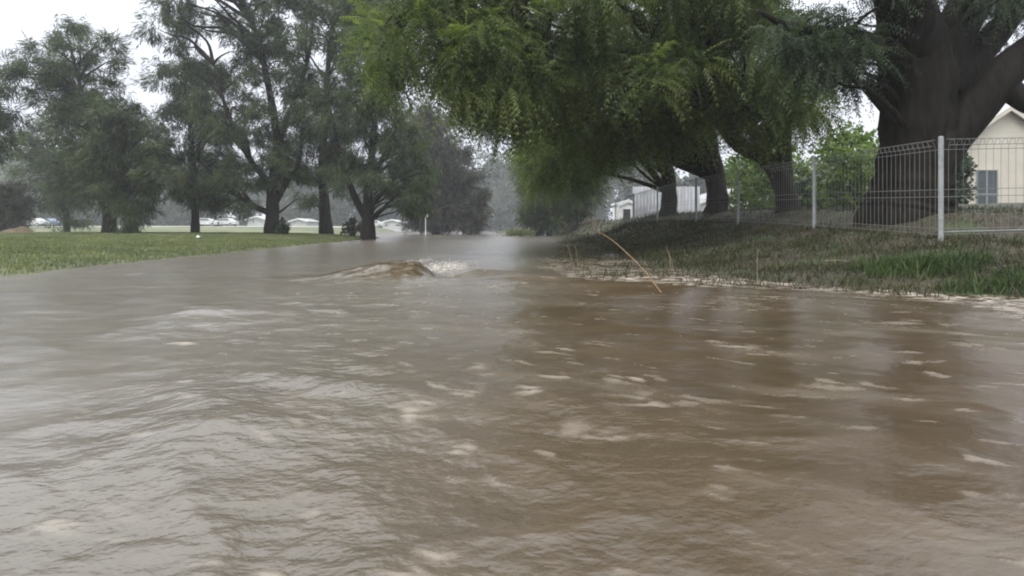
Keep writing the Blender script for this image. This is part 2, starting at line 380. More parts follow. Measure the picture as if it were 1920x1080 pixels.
def fill(poly, n, r, d0, d1, sep=.75):
    """scatter n clump centres through the crown's volume: outline at real size, its own depth"""
    xs = [q[0] for q in poly]; ys = [q[1] for q in poly]; out = []; tries = 0
    while len(out) < n and tries < n * 60:
        tries += 1
        x = random.uniform(min(xs), max(xs)); y = random.uniform(min(ys), max(ys))
        if not inpoly(x, y, poly): continue
        rr = random.uniform(*r)
        d = random.uniform(d0, d1)
        if any((x - a) ** 2 + (y - b) ** 2 < (sep * min(rr, c)) ** 2 and abs(d - e) < (d1 - d0) * .5 for a, b, c, e in out) and tries < n * 40: continue
        out.append((x, y, rr, d))
    return [(at(x, y, d), rr / F * d) for x, y, rr, d in out]
def subclumps(cl, k, frac, flat=.7):
    P = []; R = []; A = []
    for c, r in cl:
        q = norm(rng.normal(size=(k, 3))) * (rng.uniform(.25, 1.0, k) ** .6)[:, None] * r; q[:, 2] *= flat
        P.append(c + q); R.append(np.full(k, r * frac) * rng.uniform(.6, 1.3, k)); A.append(np.repeat(c[None], k, 0))
    return np.concatenate(P), np.concatenate(R), np.concatenate(A)
def gnarl(p, pts):
    i = int(np.argmin([abs(p[2] - q[2]) for q in pts])); c = np.array(pts[i]); v = p - c; th = math.atan2(v[1], v[0]); h = p[2] - pts[0][2]
    f = .05 * math.sin(th * 5 + .3 * h) + .035 * math.sin(th * 9 - 1.1 * h + 1) + .02 * math.sin(th * 17 + .8 * h)
    f += .05 * max(0, 1.3 - h) * math.sin(th * 5 + .4)
    return p + v * np.array([1, 1, 0]) * f
def tree(name, label, cat, base, trunk, radii, clumps, style, leafm, barkm, group=None, dens=1.0, extra=(), limb_r=.3, sides=10, limbs=1.0, k=6, droop=.6, lsize=1.0, wild=.1):
    base = np.array(base, float)
    root = thing(name, base, label, cat, group)
    tr = MB(); pts = catmull(trunk, 6)
    rad = np.interp(np.linspace(0, 1, len(pts)), np.linspace(0, 1, len(radii)), radii)
    rad = [r * (1 + .04 * math.sin(i * 1.3 + base[0])) for i, r in enumerate(rad)]
    if sides > 30: pts[0] = pts[0] - np.array([0, 0, .5])
    tr.tube(pts, rad, sides)
    if sides > 30: tr.v = [gnarl(np.array(p), pts) for p in tr.v]
    PT = np.array(pts)
    for poly, r in extra:
        q = catmull(poly, 6); tr.tube(q, np.interp(np.linspace(0, 1, len(q)), np.linspace(0, 1, len(r)), r), max(7, sides - 2))
        PT = np.concatenate([PT, np.array(q)])
    for c, r in clumps:
        if random.random() > limbs: continue
        hd = np.linalg.norm(PT[:, :2] - c[:2], axis=1); cost = np.abs(PT[:, 2] - (c[2] - .55 * hd)) + .5 * hd + (PT[:, 2] < base[2] + 1.0) * 3 + (PT[:, 2] > c[2]) * 2
        s = PT[int(np.argmin(cost))]; v = c - s; L = np.linalg.norm(v)
        mid1 = s + v * .35 + np.array([0, 0, .12 * L]) + rng.normal(size=3) * .05 * L
        mid2 = s + v * .7 + np.array([0, 0, .10 * L]) + rng.normal(size=3) * .05 * L
        q = catmull([s, mid1, mid2, c], 4); r0 = min(.022 * L + .02, limb_r * max(radii))
        tr.tube(q, np.linspace(r0, .012, len(q)), 5, cap=False)
    P, R, A = subclumps(clumps, k, .38 if style == 'needle' else .42, .7 if style == 'needle' else .55)
    if style == 'needle':
        for i in range(0, len(P)):     # twigs out to the foliage
            if i % 3 == 0: tr.tube([A[i], .5 * (A[i] + P[i]) + [0, 0, .1], P[i]], [.02, .014, .006], 3, cap=False)
    tr.build('trunk', barkm, root, smooth=True)
    Pf = []; Df = []; To = []
    for p_, r_, a_ in zip(P, R, A):
        if style == 'needle': n = int(dens * 78 * max(r_, .2) ** 2 + 8)
        elif style == 'frond': n = int(dens * 190 * max(r_, .12) ** 2 + 5)
        else: n = int(dens * 150 * max(r_, .2) ** 2 + 8)
        q = rng.normal(size=(n, 3)) * r_ * np.array([.55, .55, .5])
        far = rng.random(n) < wild
        q[far] *= 1.6
        Pf.append(p_ + q); Df.append(q / r_ * .35 + rng.normal(size=3) * .35 + .6 * (p_ - a_) / (np.linalg.norm(p_ - a_) + .3)); To.append(np.full(n, rng.normal(.46, .21)) + .12 * q[:, 2] / r_)
    P = np.concatenate(Pf); D = np.concatenate(Df); tone = np.concatenate(To) + rng.normal(size=len(P)) * .13
    D = D + rng.normal(size=D.shape) * (.22 if style == 'frond' else .35)
    if style == 'needle':
        D[:, 2] -= droop; D = norm(D)
        V, Fc, T = needles(P, D, rng.uniform(.3, .62, len(P)) * lsize, .034 * lsize, 6, .28, tone)
    elif style == 'frond':
        D[:, 2] -= .18; D = norm(D); n = len(P)
        V, Fc, T = fronds(P, D, rng.uniform(.36, .66, n) * lsize, rng.uniform(.25, .85, n), 9, .105 * lsize, .03 * lsize, tone)
    else:
        D = norm(D); V, Fc, T = leaves(P, D, rng.uniform(.09, .2, len(P)) * lsize, tone)
    mesh_np('crown', V, Fc, leafm, root, tone=np.clip(T, 0, 1))
    return root

def ground_base(px, d):
    x = (px - VX) / F * d; return np.array([x, d, tz(x, d) - .05])
def trunk_px(px0, d, pts):
    return [ground_base(px0, d)] + [at(x, y, d + dd) for x, y, dd in pts]

G1 = 'casuarina trees across the lawn'
# ---- left row across the lawn
tree('casuarina_tree', 'tall feathery tree with a leaning trunk and open crown against the white sky', 'tree', ground_base(205, 34),
     trunk_px(205, 34, [(203, 385, 0), (180, 300, .3), (160, 220, .5), (148, 150, .3), (125, 60, 0)]), [.42, .30, .2, .15, .1, .03],
     fill([(122, 25), (100, 50), (70, 85), (10, 112), (8, 150), (55, 165), (95, 190), (110, 215), (150, 230), (205, 170), (232, 110), (225, 90), (180, 70)], 34, (17, 30), 32.5, 36) +
     fill([(110, 180), (200, 180), (230, 240), (240, 330), (200, 380), (120, 340), (100, 260)], 24, (20, 34), 32.5, 36),
     'needle', M['needle'], M['bark'], G1, 1.0, droop=.4)
tree('casuarina_tree', 'low rounded olive tree with drooping skirts in front of the leaning tall tree', 'tree', ground_base(240, 31),
     trunk_px(240, 31, [(238, 390, 0), (232, 330, .2), (235, 260, .2), (230, 210, 0)]), [.22, .16, .13, .1, .03],
     fill([(195, 200), (155, 260), (150, 320), (165, 350), (218, 372), (235, 425), (258, 425), (262, 390), (300, 390), (315, 310), (300, 240), (255, 195)], 52, (18, 32), 29.3, 32.5),
     'needle', M['needle_olive'], M['bark'], G1, 1.0, droop=.9)
tree('casuarina_tree', 'small greyish tree with foliage reaching nearly to the grass, far left', 'tree', ground_base(125, 48),
     trunk_px(125, 48, [(124, 400, 0), (115, 330, .2), (90, 240, 0)]), [.25, .2, .12, .04],
     fill([(60, 215), (40, 300), (70, 350), (98, 420), (148, 432), (165, 350), (130, 230)], 34, (18, 30), 46.5, 49.5),
     'needle', M['needle'], M['bark'], G1, .95, droop=.7)
tree('casuarina_tree', 'tree cut by the left picture edge with drooping sprays', 'tree', ground_base(-70, 32),
     trunk_px(-70, 32, [(-66, 340, 0), (-60, 240, .2), (-50, 140, 0)]), [.4, .28, .18, .05],
     fill([(-110, 110), (-110, 330), (-20, 330), (25, 290), (48, 215), (20, 165), (-40, 110)], 30, (18, 30), 30.5, 33.5),
     'needle', M['needle'], M['bark'], G1, 1.0, droop=.8)
tree('casuarina_tree', 'low bushy dark tree standing above the earth mound', 'tree', ground_base(5, 41),
     trunk_px(5, 41, [(5, 415, 0), (8, 390, .1), (10, 365, 0)]), [.22, .18, .12, .05],
     fill([(-40, 365), (10, 345), (50, 350), (66, 385), (55, 412), (10, 424), (-40, 415)], 24, (12, 22), 39.5, 42),
     'needle', M['needle_brown'], M['bark'], G1, 1.2, droop=.5)
tree('casuarina_tree', 'slender straight trunked tree between the olive tree and the big forked tree', 'tree', ground_base(366, 37),
     trunk_px(366, 37, [(366, 390, 0), (362, 310, .1), (355, 220, .2), (345, 150, 0)]), [.28, .22, .18, .12, .03],
     fill([(340, 95), (290, 130), (278, 165), (320, 190), (300, 250), (300, 330), (330, 365), (410, 375), (430, 250), (400, 120)], 50, (16, 30), 35.5, 38.5),
     'needle', M['needle'], M['bark'], G1, .9, droop=.8)
tree('casuarina_tree', 'biggest casuarina with a stout forked trunk and a long low limb to the left', 'tree', ground_base(510, 34),
     trunk_px(510, 34, [(511, 400, 0), (512, 350, 0), (520, 270, .2), (505, 170, .3), (480, 60, .3), (430, -60, 0)]), [.50, .38, .34, .26, .2, .14, .04],
     fill([(282, -10), (272, 45), (300, 75), (350, 95), (365, 200), (372, 320), (420, 350), (520, 330), (590, 260), (590, 60), (520, -90), (400, -150), (310, -80)], 110, (19, 36), 31.8, 36.5) +
     fill([(385, 330), (370, 375), (420, 400), (470, 390), (480, 350), (560, 350), (560, 395), (600, 330), (480, 320)], 16, (14, 22), 32, 36),
     'needle', M['needle'], M['bark_b'], G1, .95, droop=.75,
     extra=[([at(507, 400, 34), at(480, 388, 33.8), (at(445, 366, 33.5)), at(405, 330, 33.2), at(370, 300, 33)], [.2, .17, .15, .1, .05]),
            ([at(513, 385, 34), at(535, 345, 34.2), at(560, 300, 34.5), at(570, 200, 34.5)], [.22, .18, .15, .05]),
            ([at(512, 350, 34), at(470, 300, 33.8), at(430, 220, 33.5), at(400, 120, 33.5)], [.2, .17, .14, .04]),
            ([at(512, 300, 34), at(540, 220, 34.2), at(575, 120, 34), at(590, 20, 34)], [.18, .16, .13, .04])])
tree('casuarina_tree', 'tall tree with a dark single trunk, right of the forked tree', 'tree', ground_base(612, 38),
     trunk_px(612, 38, [(608, 380, 0), (605, 300, .1), (610, 200, .2), (620, 80, .2), (640, -60, 0)]), [.5, .34, .28, .22, .15, .04],
     fill([(560, -80), (545, 100), (555, 280), (580, 345), (660, 350), (690, 200), (700, 10), (640, -140)], 70, (18, 33), 36, 40),
     'needle', M['needle_olive'], M['bark'], G1, .9, droop=.9)
tree('casuarina_tree', 'twin stemmed tree nearest the flooded road on the lawn', 'tree', ground_base(690, 33),
     trunk_px(690, 33, [(690, 400, 0), (692, 340, .1), (700, 260, .2), (705, 160, .2), (690, 40, 0)]), [.48, .34, .24, .2, .13, .04],
     fill([(640, -60), (625, 120), (615, 320), (640, 350), (720, 345), (780, 370), (815, 315), (765, 225), (735, 130), (750, 20), (700, -110)], 86, (17, 32), 31, 35) +
     fill([(720, 340), (740, 395), (800, 400), (820, 340)], 12, (14, 22), 31, 34),
     'needle', M['needle'], M['bark_b'], G1, .85, droop=.9,
     extra=[([at(685, 405, 33), at(668, 375, 32.8), at(648, 325, 32.6), at(628, 250, 32.6), at(615, 180, 32.8)], [.26, .2, .17, .12, .04]),
            ([at(692, 350, 33), at(715, 300, 33.2), at(745, 240, 33.2), at(770, 200, 33)], [.16, .13, .1, .04])])
tree('weeping_tree', 'dense dark brownish tree drooping down to the water where the road bends away', 'tree', ground_base(815, 64),
     trunk_px(815, 64, [(815, 400, 0), (820, 330, .2), (825, 250, 0)]), [.4, .3, .2, .06],
     fill([(740, 235), (735, 330), (765, 385), (790, 425), (900, 428), (908, 360), (885, 310), (845, 245), (800, 205)], 90, (15, 26), 60, 67),
     'needle', M['needle_brown'], M['bark'], None, 1.0, droop=.8, lsize=1.5)
# ---- right row behind the mesh fence
G2 = 'feather leaved trees behind the mesh fence'
tree('feathery_tree', 'massive dark trunked tree with thick low limbs spreading over the tan building', 'tree', ground_base(1700, 10.6),
     trunk_px(1700, 10.6, [(1703, 392, 0), (1708, 366, 0), (1714, 325, 0), (1722, 250, 0), (1720, 150, 0), (1705, 50, .1), (1670, -120, .3), (1600, -400, .5)]), [.76, .70, .65, .61, .575, .585, .5, .34, .1],
     fill([(1430, -350), (1440, 10), (1500, 50), (1560, 40), (1640, 20), (1760, 0), (1860, -30), (2060, -20), (2150, -500), (1700, -800)], 28, (45, 85), 8.8, 12.5) +
     fill([(1450, 30), (1445, 90), (1520, 120), (1560, 150), (1620, 165), (1650, 120), (1640, 50), (1540, 20)], 40, (14, 26), 9.4, 11.2) +
     fill([(1560, -60), (1650, -5), (1720, -10), (1800, 10), (1900, 40), (1940, -40)], 16, (16, 28), 9.4, 11.5) +
     fill([(1790, 0), (1800, 60), (1850, 90), (1930, 30), (1930, -20)], 8, (16, 26), 10.5, 12),
     'frond', M['pinnate_grey'], M['bark_b'], G2, .8, lsize=.85, sides=40, limb_r=.12, droop=.6,
     extra=[([at(1735, 300, 10.5), at(1775, 255, 10.4), at(1830, 200, 10.3), at(1890, 130, 10.2), at(1990, 40, 10.2), at(2100, -120, 10.2)], [.50, .40, .33, .30, .23, .1]),
            ([at(1720, 200, 10.7), at(1755, 120, 10.9), at(1800, 40, 11.0), at(1850, -60, 11.2), at(1930, -250, 11.5)], [.5, .42, .36, .3, .12]),
            ([at(1760, 180, 10.8), at(1815, 120, 11), at(1870, 60, 11.2), at(1940, -20, 11.5)], [.36, .28, .24, .12]),
            ([at(1850, 170, 10.3), at(1885, 165, 10.2), at(1930, 195, 10.0), at(2000, 225, 9.8)], [.26, .2, .17, .1]),
            ([at(1690, 110, 10.4), at(1640, 80, 10.2), at(1560, 60, 10), at(1480, 50, 9.8), at(1420, 20, 9.6)], [.24, .15, .09, .07, .03]),
            ([at(1660, 100, 10.4), at(1610, 95, 10.1), at(1570, 115, 9.9)], [.1, .06, .02]),
            ([at(1712, 100, 10.6), at(1690, 0, 10), at(1640, -150, 9), at(1500, -350, 8)], [.5, .4, .3, .1])])
tree('feathery_tree', 'tree with a curved leaning trunk left of the massive trunk, roofing the verge', 'tree', ground_base(1478, 15.5),
     trunk_px(1478, 15.5, [(1475, 370, 0), (1455, 320, 0), (1425, 290, 0), (1380, 265, -.2), (1300, 150, -1), (1200, -20, -1.5)]), [.34, .27, .24, .22, .2, .15, .06],
     fill([(1290, 20), (1310, 205), (1360, 225), (1440, 245), (1520, 230), (1545, 200), (1530, 140), (1450, 60), (1420, -60), (1330, -60)], 80, (26, 50), 12.5, 17) +
     fill([(760, -60), (690, 70), (675, 120), (720, 150), (800, 120), (850, 165), (960, 220), (1100, 200), (1300, 130), (1400, 20), (1400, -100)], 85, (26, 52), 11.5, 14.5) +
     fill([(760, -40), (690, 70), (678, 110), (720, 135), (800, 100), (850, 150), (960, 190), (980, 60), (900, -40)], 45, (26, 46), 11.0, 13.5) + fill([(855, 125), (858, 180), (890, 205), (960, 215), (1060, 180), (960, 110)], 26, (26, 44), 12.5, 15) +
     fill([(940, -90), (1450, -90), (1450, 70), (1300, 90), (940, 70)], 42, (28, 46), 13, 17) +
     fill([(780, -480), (720, -100), (1500, -60), (1480, -480)], 20, (70, 120), 11.5, 16),  # unseen top canopy, added to block light and darken the water's reflection
     'frond', M['pinnate'], M['bark'], G2, .75, sides=14, limbs=.5, lsize=1.25,
     extra=[([at(1478, 390, 15.5), at(1470, 300, 15.8), at(1475, 220, 16), at(1500, 100, 16)], [.2, .2, .17, .06]),
            ([at(1380, 265, 15.3), at(1280, 100, 14), at(1100, 0, 13), at(900, -20, 12.5), at(760, 40, 12.5)], [.2, .15, .1, .07, .02])])
tree('feathery_tree', 'tree with an upright trunk left of the curved trunk, its leafy sprays hanging low', 'tree', ground_base(1342, 20.5),
     trunk_px(1342, 20.5, [(1345, 370, 0), (1335, 300, 0), (1315, 220, -.5), (1270, 100, -1), (1200, -50, -1.5)]), [.42, .36, .32, .25, .17, .05],
     fill([(860, 150), (865, 195), (900, 220), (955, 235), (1040, 205), (1050, 245), (1110, 270), (1190, 285), (1240, 270), (1330, 240), (1340, 160), (1200, 60), (900, 60)], 130, (22, 42), 16, 22),
     'frond', M['pinnate'], M['bark'], G2, .55, sides=14, limbs=.5, lsize=1.45)
tree('feathery_tree', 'farthest tree of the fence row, its skirts brushing the pale iron fence', 'tree', ground_base(1252, 27),
     trunk_px(1252, 27, [(1255, 370, 0), (1250, 310, 0), (1230, 240, -.5), (1180, 120, -1)]), [.42, .36, .3, .2, .05],
     fill([(995, 265), (990, 315), (1005, 338), (1075, 335), (1110, 310), (1180, 285), (1250, 272), (1310, 245), (1290, 200), (1050, 200)], 110, (18, 34), 24, 30),
     'frond', M['pinnate'], M['bark'], G2, .5, sides=12, limbs=.15, lsize=1.7)
tree('verge_tree', 'hazy drooping tree beyond the fence row where the right verge meets the water', 'tree', ground_base(1030, 52),
     trunk_px(1030, 52, [(1030, 400, 0), (1025, 350, 0), (1020, 300, 0)]), [.3, .25, .18, .05],
     fill([(985, 300), (985, 360), (985, 410), (1000, 425), (1050, 415), (1100, 395), (1120, 330), (1060, 270), (980, 270)], 60, (16, 28), 49, 55),
     'needle', M['needle_olive'], M['bark'], None, 1.0, droop=.6, lsize=1.4)
# ---- shrubs behind the fence
def shrub(name, label, px, d, poly, n, r, dd, mat, lsize=1.0, dens=1.0):
    b = ground_base(px, d)
    cy = min(q[1] for q in poly)
    tree(name, label, 'shrub', b, [b, b + [0, 0, .5], at(px, (cy + VY) / 2 - 20, d)], [.07, .06, .02], fill(poly, n, r, d - dd, d + dd), 'leaf', mat, M['bark'], None, dens, limb_r=.5, lsize=lsize, sides=6)
shrub('leafy_shrub', 'bright green rounded shrub seen through the mesh left of the massive trunk', 1600, 20, [(1550, 255), (1535, 330), (1540, 395), (1655, 400), (1665, 300), (1630, 262), (1590, 240)], 70, (16, 28), 1.3, M['bright'], 1.0, 1.3)
shrub('leafy_shrub', 'mid green shrub under the arch of the curved trunk', 1430, 26, [(1370, 290), (1355, 340), (1365, 400), (1520, 400), (1530, 320), (1480, 280), (1420, 275)], 70, (15, 26), 1.5, M['bright'], 1.1, 1.2)
shrub('leafy_shrub', 'dark shrub tucked against the left corner of the tan building', 1785, 21, [(1750, 290), (1745, 385), (1812, 388), (1812, 310), (1795, 285)], 40, (13, 22), .8, M['dark_shrub'], 1.0, 1.2)
shrub('leafy_shrub', 'dark low shrub behind the fence between the bright shrub and the curved trunk', 1520, 22, [(1490, 340), (1480, 400), (1570, 402), (1560, 345)], 30, (13, 20), .8, M['dark_shrub'], 1.0, 1.2)
shrub('leafy_shrub', 'small shrub at the foot of the forked trunk on the lawn', 529, 33, [(519, 424), (518, 436), (538, 436), (536, 422)], 8, (4, 7), .25, M['dark_shrub'], 1.0, 1.6)
shrub('leafy_shrub', 'bare brownish shrub left of the twin stemmed trunk', 664, 35, [(650, 415), (650, 436), (678, 436), (676, 412)], 10, (5, 9), .4, M['needle_brown'], 1.0, 1.2)

# ---- far wood beyond the field
P = []; 
def woodline(x0, x1, n, d, h):
    for i in range(n):
        x = random.uniform(x0, x1); y = d + random.uniform(-12, 12); z0 = tz(x, y); hh = random.uniform(*h)
        for j in range(9):
            P.append((np.array([x + random.gauss(0, hh * .18), y + random.gauss(0, 1.5), z0 + hh * (.25 + .75 * random.random() ** .8)]), hh * random.uniform(.1, .19)))
        P.append((np.array([x, y, z0 + hh * .12]), hh * .16))
woodline(-150, -48, 46, 150, (9, 16)); woodline(-48, -14, 16, 165, (11, 16)); woodline(-18, 2, 12, 190, (9, 15)); woodline(-4, 30, 16, 180, (13, 22)); woodline(30, 150, 30, 150, (9, 15)); woodline(-190, -100, 22, 180, (14, 20))
V = []; D = []
for c, r in P:
    n = 210; q = rng.normal(size=(n, 3)) * r * .62; V.append(c + q); D.append(q + rng.normal(size=(n, 3)) * .6)
V = np.concatenate(V); D = norm(np.concatenate(D)); zz = V[:, 2]; V = V[zz > .3]; D = D[zz > .3]
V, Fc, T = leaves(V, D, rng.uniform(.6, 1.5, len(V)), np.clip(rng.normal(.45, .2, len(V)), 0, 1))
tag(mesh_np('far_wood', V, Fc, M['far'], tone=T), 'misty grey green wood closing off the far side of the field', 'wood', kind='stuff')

# ------------------------------------------------------------------ grass
def blades(P, h, w, lean, tone, segs=1):
    n = len(P); a = rng.uniform(0, 2 * np.pi, n); s = np.stack([np.cos(a), np.sin(a), 0 * a], 1) * (w * .5)[:, None]
    b = rng.uniform(0, 2 * np.pi, n); ln = np.stack([np.cos(b), np.sin(b), 0 * b], 1) * (h * lean * rng.uniform(.2, 1, n))[:, None]
    up = np.zeros((n, 3)); up[:, 2] = h
    mid = P + up * .6 + ln * .35; tip = P + up * (1 - .35 * lean) + ln
    V = np.stack([P - s, P + s, mid + s * .7, mid - s * .7, tip], 1).reshape(-1, 3); k = np.arange(n) * 5
    Fc = np.concatenate([np.stack([k, k + 1, k + 2], 1), np.stack([k, k + 2, k + 3], 1), np.stack([k + 3, k + 2, k + 4], 1)])
    return V, Fc, np.repeat(tone, 5)
def scatter(n, x0, x1, y0, y1, bias=1.0):
    x = rng.uniform(x0, x1, n); y = y0 + (y1 - y0) * rng.random(n) ** bias; return x, y
x, y = scatter(330000, -34, -5, 5, 38, 1.5)
z = terrain(x, y); k = (z > wlevel(y) - .005) & (x > -1.3 * y - 7); x, y, z = x[k], y[k], z[k]
n = len(x); cl = fbm(x * .7, y * .7, 3)
h = np.clip(.045 + .035 * cl + rng.random(n) * .045, .02, .18) * (1 + (y - 8) * .01)
V, Fc, T = blades(np.stack([x, y, z - .005], 1), h, .011 + .0008 * y + 0 * h, .6, np.clip(.45 + .5 * cl + rng.normal(size=n) * .18, 0, 1))
tag(mesh_np('lawn_grass', V, Fc, M['lawn'], tone=T), 'green mown lawn along the left side of the flood', 'grass', kind='stuff')
# verge weeds on the right bank, thick on the bank and sparse where the flood runs through
x, y = scatter(300000, .4, 9, 4.5, 30, 1.6); x2, y2 = scatter(26000, 1.5, 12, 28, 66, 1.2); x = np.concatenate([x, x2]); y = np.concatenate([y, y2])
z = terrain(x, y); dz = z - wlevel(y); pn = fbm(x * 1.1 + 5, y * 1.1, 3)
keep = (rng.random(len(x)) < np.where(dz > .03, .35 + .9 * np.clip(pn + .1, 0, 1), np.where(dz > -.12, .16 * sst(-.25, .25, pn) + .22 * sst(-.01, .03, dz), 0)) * np.where(x > 6.2, .35, 1))
x, y, z, dz, pn = x[keep], y[keep], z[keep], dz[keep], pn[keep]; n = len(x)
h = np.clip(.035 + .05 * pn + rng.random(n) ** 4 * .16, .02, .3) * np.where(y > 28, 2.5, 1) + np.where(dz < .02, .03 + .07 * rng.random(n), 0)
V, Fc, T = blades(np.stack([x, y, z - .01], 1), h, .006 + .0006 * y, 1.5, np.clip(.3 + .5 * pn + rng.normal(size=n) * .22, 0, 1))
tag(mesh_np('verge_weeds', V, Fc, M['weed'], tone=T), 'dark wet weeds and litter over the right bank below the mesh fence', 'weeds', kind='stuff')
# green long grass at the water's edge on the right
x = rng.uniform(3.6, 8.5, 20000); y = rng.uniform(3.6, 7.4, 20000); pn = fbm(x * 1.3 + 9, y * 1.3 + 2, 3)
z = terrain(x, y); k = (z > wlevel(y) + .0) & (pn > -.05 + .25 * sst(6.2, 7.4, y)) & (rng.random(20000) < .7); x, y, z, pn = x[k], y[k], z[k], pn[k]; n = len(x)
V, Fc, T = blades(np.stack([x, y, z - .01], 1), .04 + .09 * rng.random(n), .009 + 0 * x, 1.3, np.clip(.3 + .3 * pn + rng.normal(size=n) * .2, 0, 1))
tag(mesh_np('bank_grass', V, Fc, M['tussock'], tone=T), 'green grass at the waters edge on the right bank', 'grass', kind='stuff')
def tussock(label, px, d, r, n, h):
    b = ground_base(px, d); a = rng.uniform(0, 2 * np.pi, n); q = r * rng.random(n) ** .7
    x = b[0] + q * np.cos(a) * 1.8; y = b[1] + q * np.sin(a); z = terrain(x, y)
    V, Fc, T = blades(np.stack([x, y, z - .02], 1), h * rng.uniform(.5, 1.2, n), .011 + 0 * x, 1.15, np.clip(rng.normal(.5, .22, n), 0, 1))
    tag(mesh_np('grass_tussock', V, Fc, M['tussock'], origin=b, tone=T), label, 'grass tussock')
tussock('largest bright green tussock of long grass leaning over the bank edge', 1745, 6.5, .38, 800, .30)
tussock('smaller yellowish tussock beside the broken straw on the bank', 1655, 6.9, .2, 260, .26)
tussock('grass tussock at the right picture edge, partly in the water', 1890, 5.6, .34, 500, .22)

def stem(name, label, cat, pts, r, mat, group=None):
    q = catmull(pts, 6); mb = MB(); mb.tube(q, np.linspace(r, r * .45, len(q)), 6)
    o = mb.build(name, mat, origin=np.array(q[0])); tag(o, label, cat, group); return o
stem('dry_reed', 'long bent straw coloured reed arching out of the water, longest of all the stems', 'reed', [at(1240, 541, 5.9) + [0, 0, -.04], at(1203, 502, 6.0), at(1163, 463, 6.1), at(1140, 445, 6.15), at(1119, 433, 6.2)], .0045, M['straw'])
stem('wet_twig', 'short dark red twig rising from the tip of the long reed', 'twig', [at(1125, 442, 6.22), at(1116, 425, 6.22), at(1112, 412, 6.25)], .006, M['twig'])
for lab, pts in [('pair leaning thin straw left of the long reed, left one', [(1077, 482), (1068, 470), (1060, 458)]), ('thin upright straw just left of the long reed, nearer the reed', [(1086, 484), (1080, 470), (1078, 460)]),
                 ('green thin stem right of the long reed, tallest there', [(1268, 512), (1258, 485), (1248, 462)]), ('short forked stem right of the long reed', [(1262, 500), (1256, 488), (1254, 472)]),
                 ('upright pale straw standing alone on the bank', [(1420, 500), (1420, 482), (1421, 466)]), ('white stub of straw leaning in the foam at the waters edge', [(1294, 532), (1300, 520), (1306, 506)]),
                 ('fallen straw lying flat on the flooded verge', [(1120, 494), (1150, 490), (1195, 489)]), ('pale straw lying flat beside the yellowish tussock', [(1546, 489), (1570, 488), (1598, 490)]),
                 ('slanting straw in front of the yellowish tussock', [(1630, 478), (1650, 500), (1672, 518)])]:
    d = 6.3 if pts[0][1] > 485 else 8
    P_ = [at(a, b, d) for a, b in pts]
    zt = tz(P_[0][0], P_[0][1]); P_[0][2] = min(P_[0][2], max(zt, 0) + .02) if 'flat' not in lab else P_[0][2]
    stem('dry_straw', lab, 'straw', P_, .0035, M['straw_wet'], 'loose straws on the right bank')

# ------------------------------------------------------------------ mesh fence
fpts = [(5.9, y) for y in (8.07, 11.45, 15.3, 18.8, 23.8, 28.5, 33.5)]
fence = thing('mesh_fence', (5.9, 8.07, tz(5.9, 8.07)), 'galvanised wire mesh fence with rolled top running along the bank and turning a corner', 'fence')
HF = 1.40
def panel(a, b):
    mb = MB(); a = np.array(a); b = np.array(b); za, zb = [tz(*q) for q in (a, b)]
    L = np.linalg.norm(b - a); u = (b - a) / L; nrm = np.array([-u[1], u[0]]) * (1 if u[1] > .5 else -1)
    def pt(s, h, o=0): return np.array([*(a + u * s + nrm * o), za + (zb - za) * s / L + h])
    n = int(L / .105)
    for i in range(1, n):
        s = L * i / n
        mb.tube([pt(s, .06), pt(s, 1.27), pt(s, 1.34, .02), pt(s, 1.385, .06), pt(s, 1.36, .105), pt(s, 1.30, .10)], .003, 4, cap=False)
    for h, o in ((.08, 0), (.16, 0), (.60, 0), (.70, 0), (1.25, .003), (1.30, .1), (1.385, .06)):
        mb.tube([pt(.03, h, o), pt(L - .03, h, o)], .0042, 4, cap=False)
    mb.build('mesh_panel', M['wire'], fence)
for a, b in zip(fpts[:-1], fpts[1:]): panel(a, b)
side = [(5.9, 8.07), (8.9, 8.2), (11.9, 8.3)]
for a, b in zip(side[:-1], side[1:]): panel(a, b)
for q in fpts + side[1:]:
    mb = MB(); z = tz(*q); mb.tube([(q[0], q[1], z - .12), (q[0], q[1], z + HF + .02), (q[0], q[1], z + HF + .035)], [.032, .032, .02], 12); mb.build('post', M['galv'], fence, smooth=False)
for a, b in zip(side[:-1], side[1:]):
    za, zb = tz(*a) + .12, tz(*b) + .12; mb = MB(); mb.tube([(a[0] + .04, a[1], za), (b[0] - .04, b[1], zb)], .009, 6); mb.build('bottom_rail', M['galv'], fence)

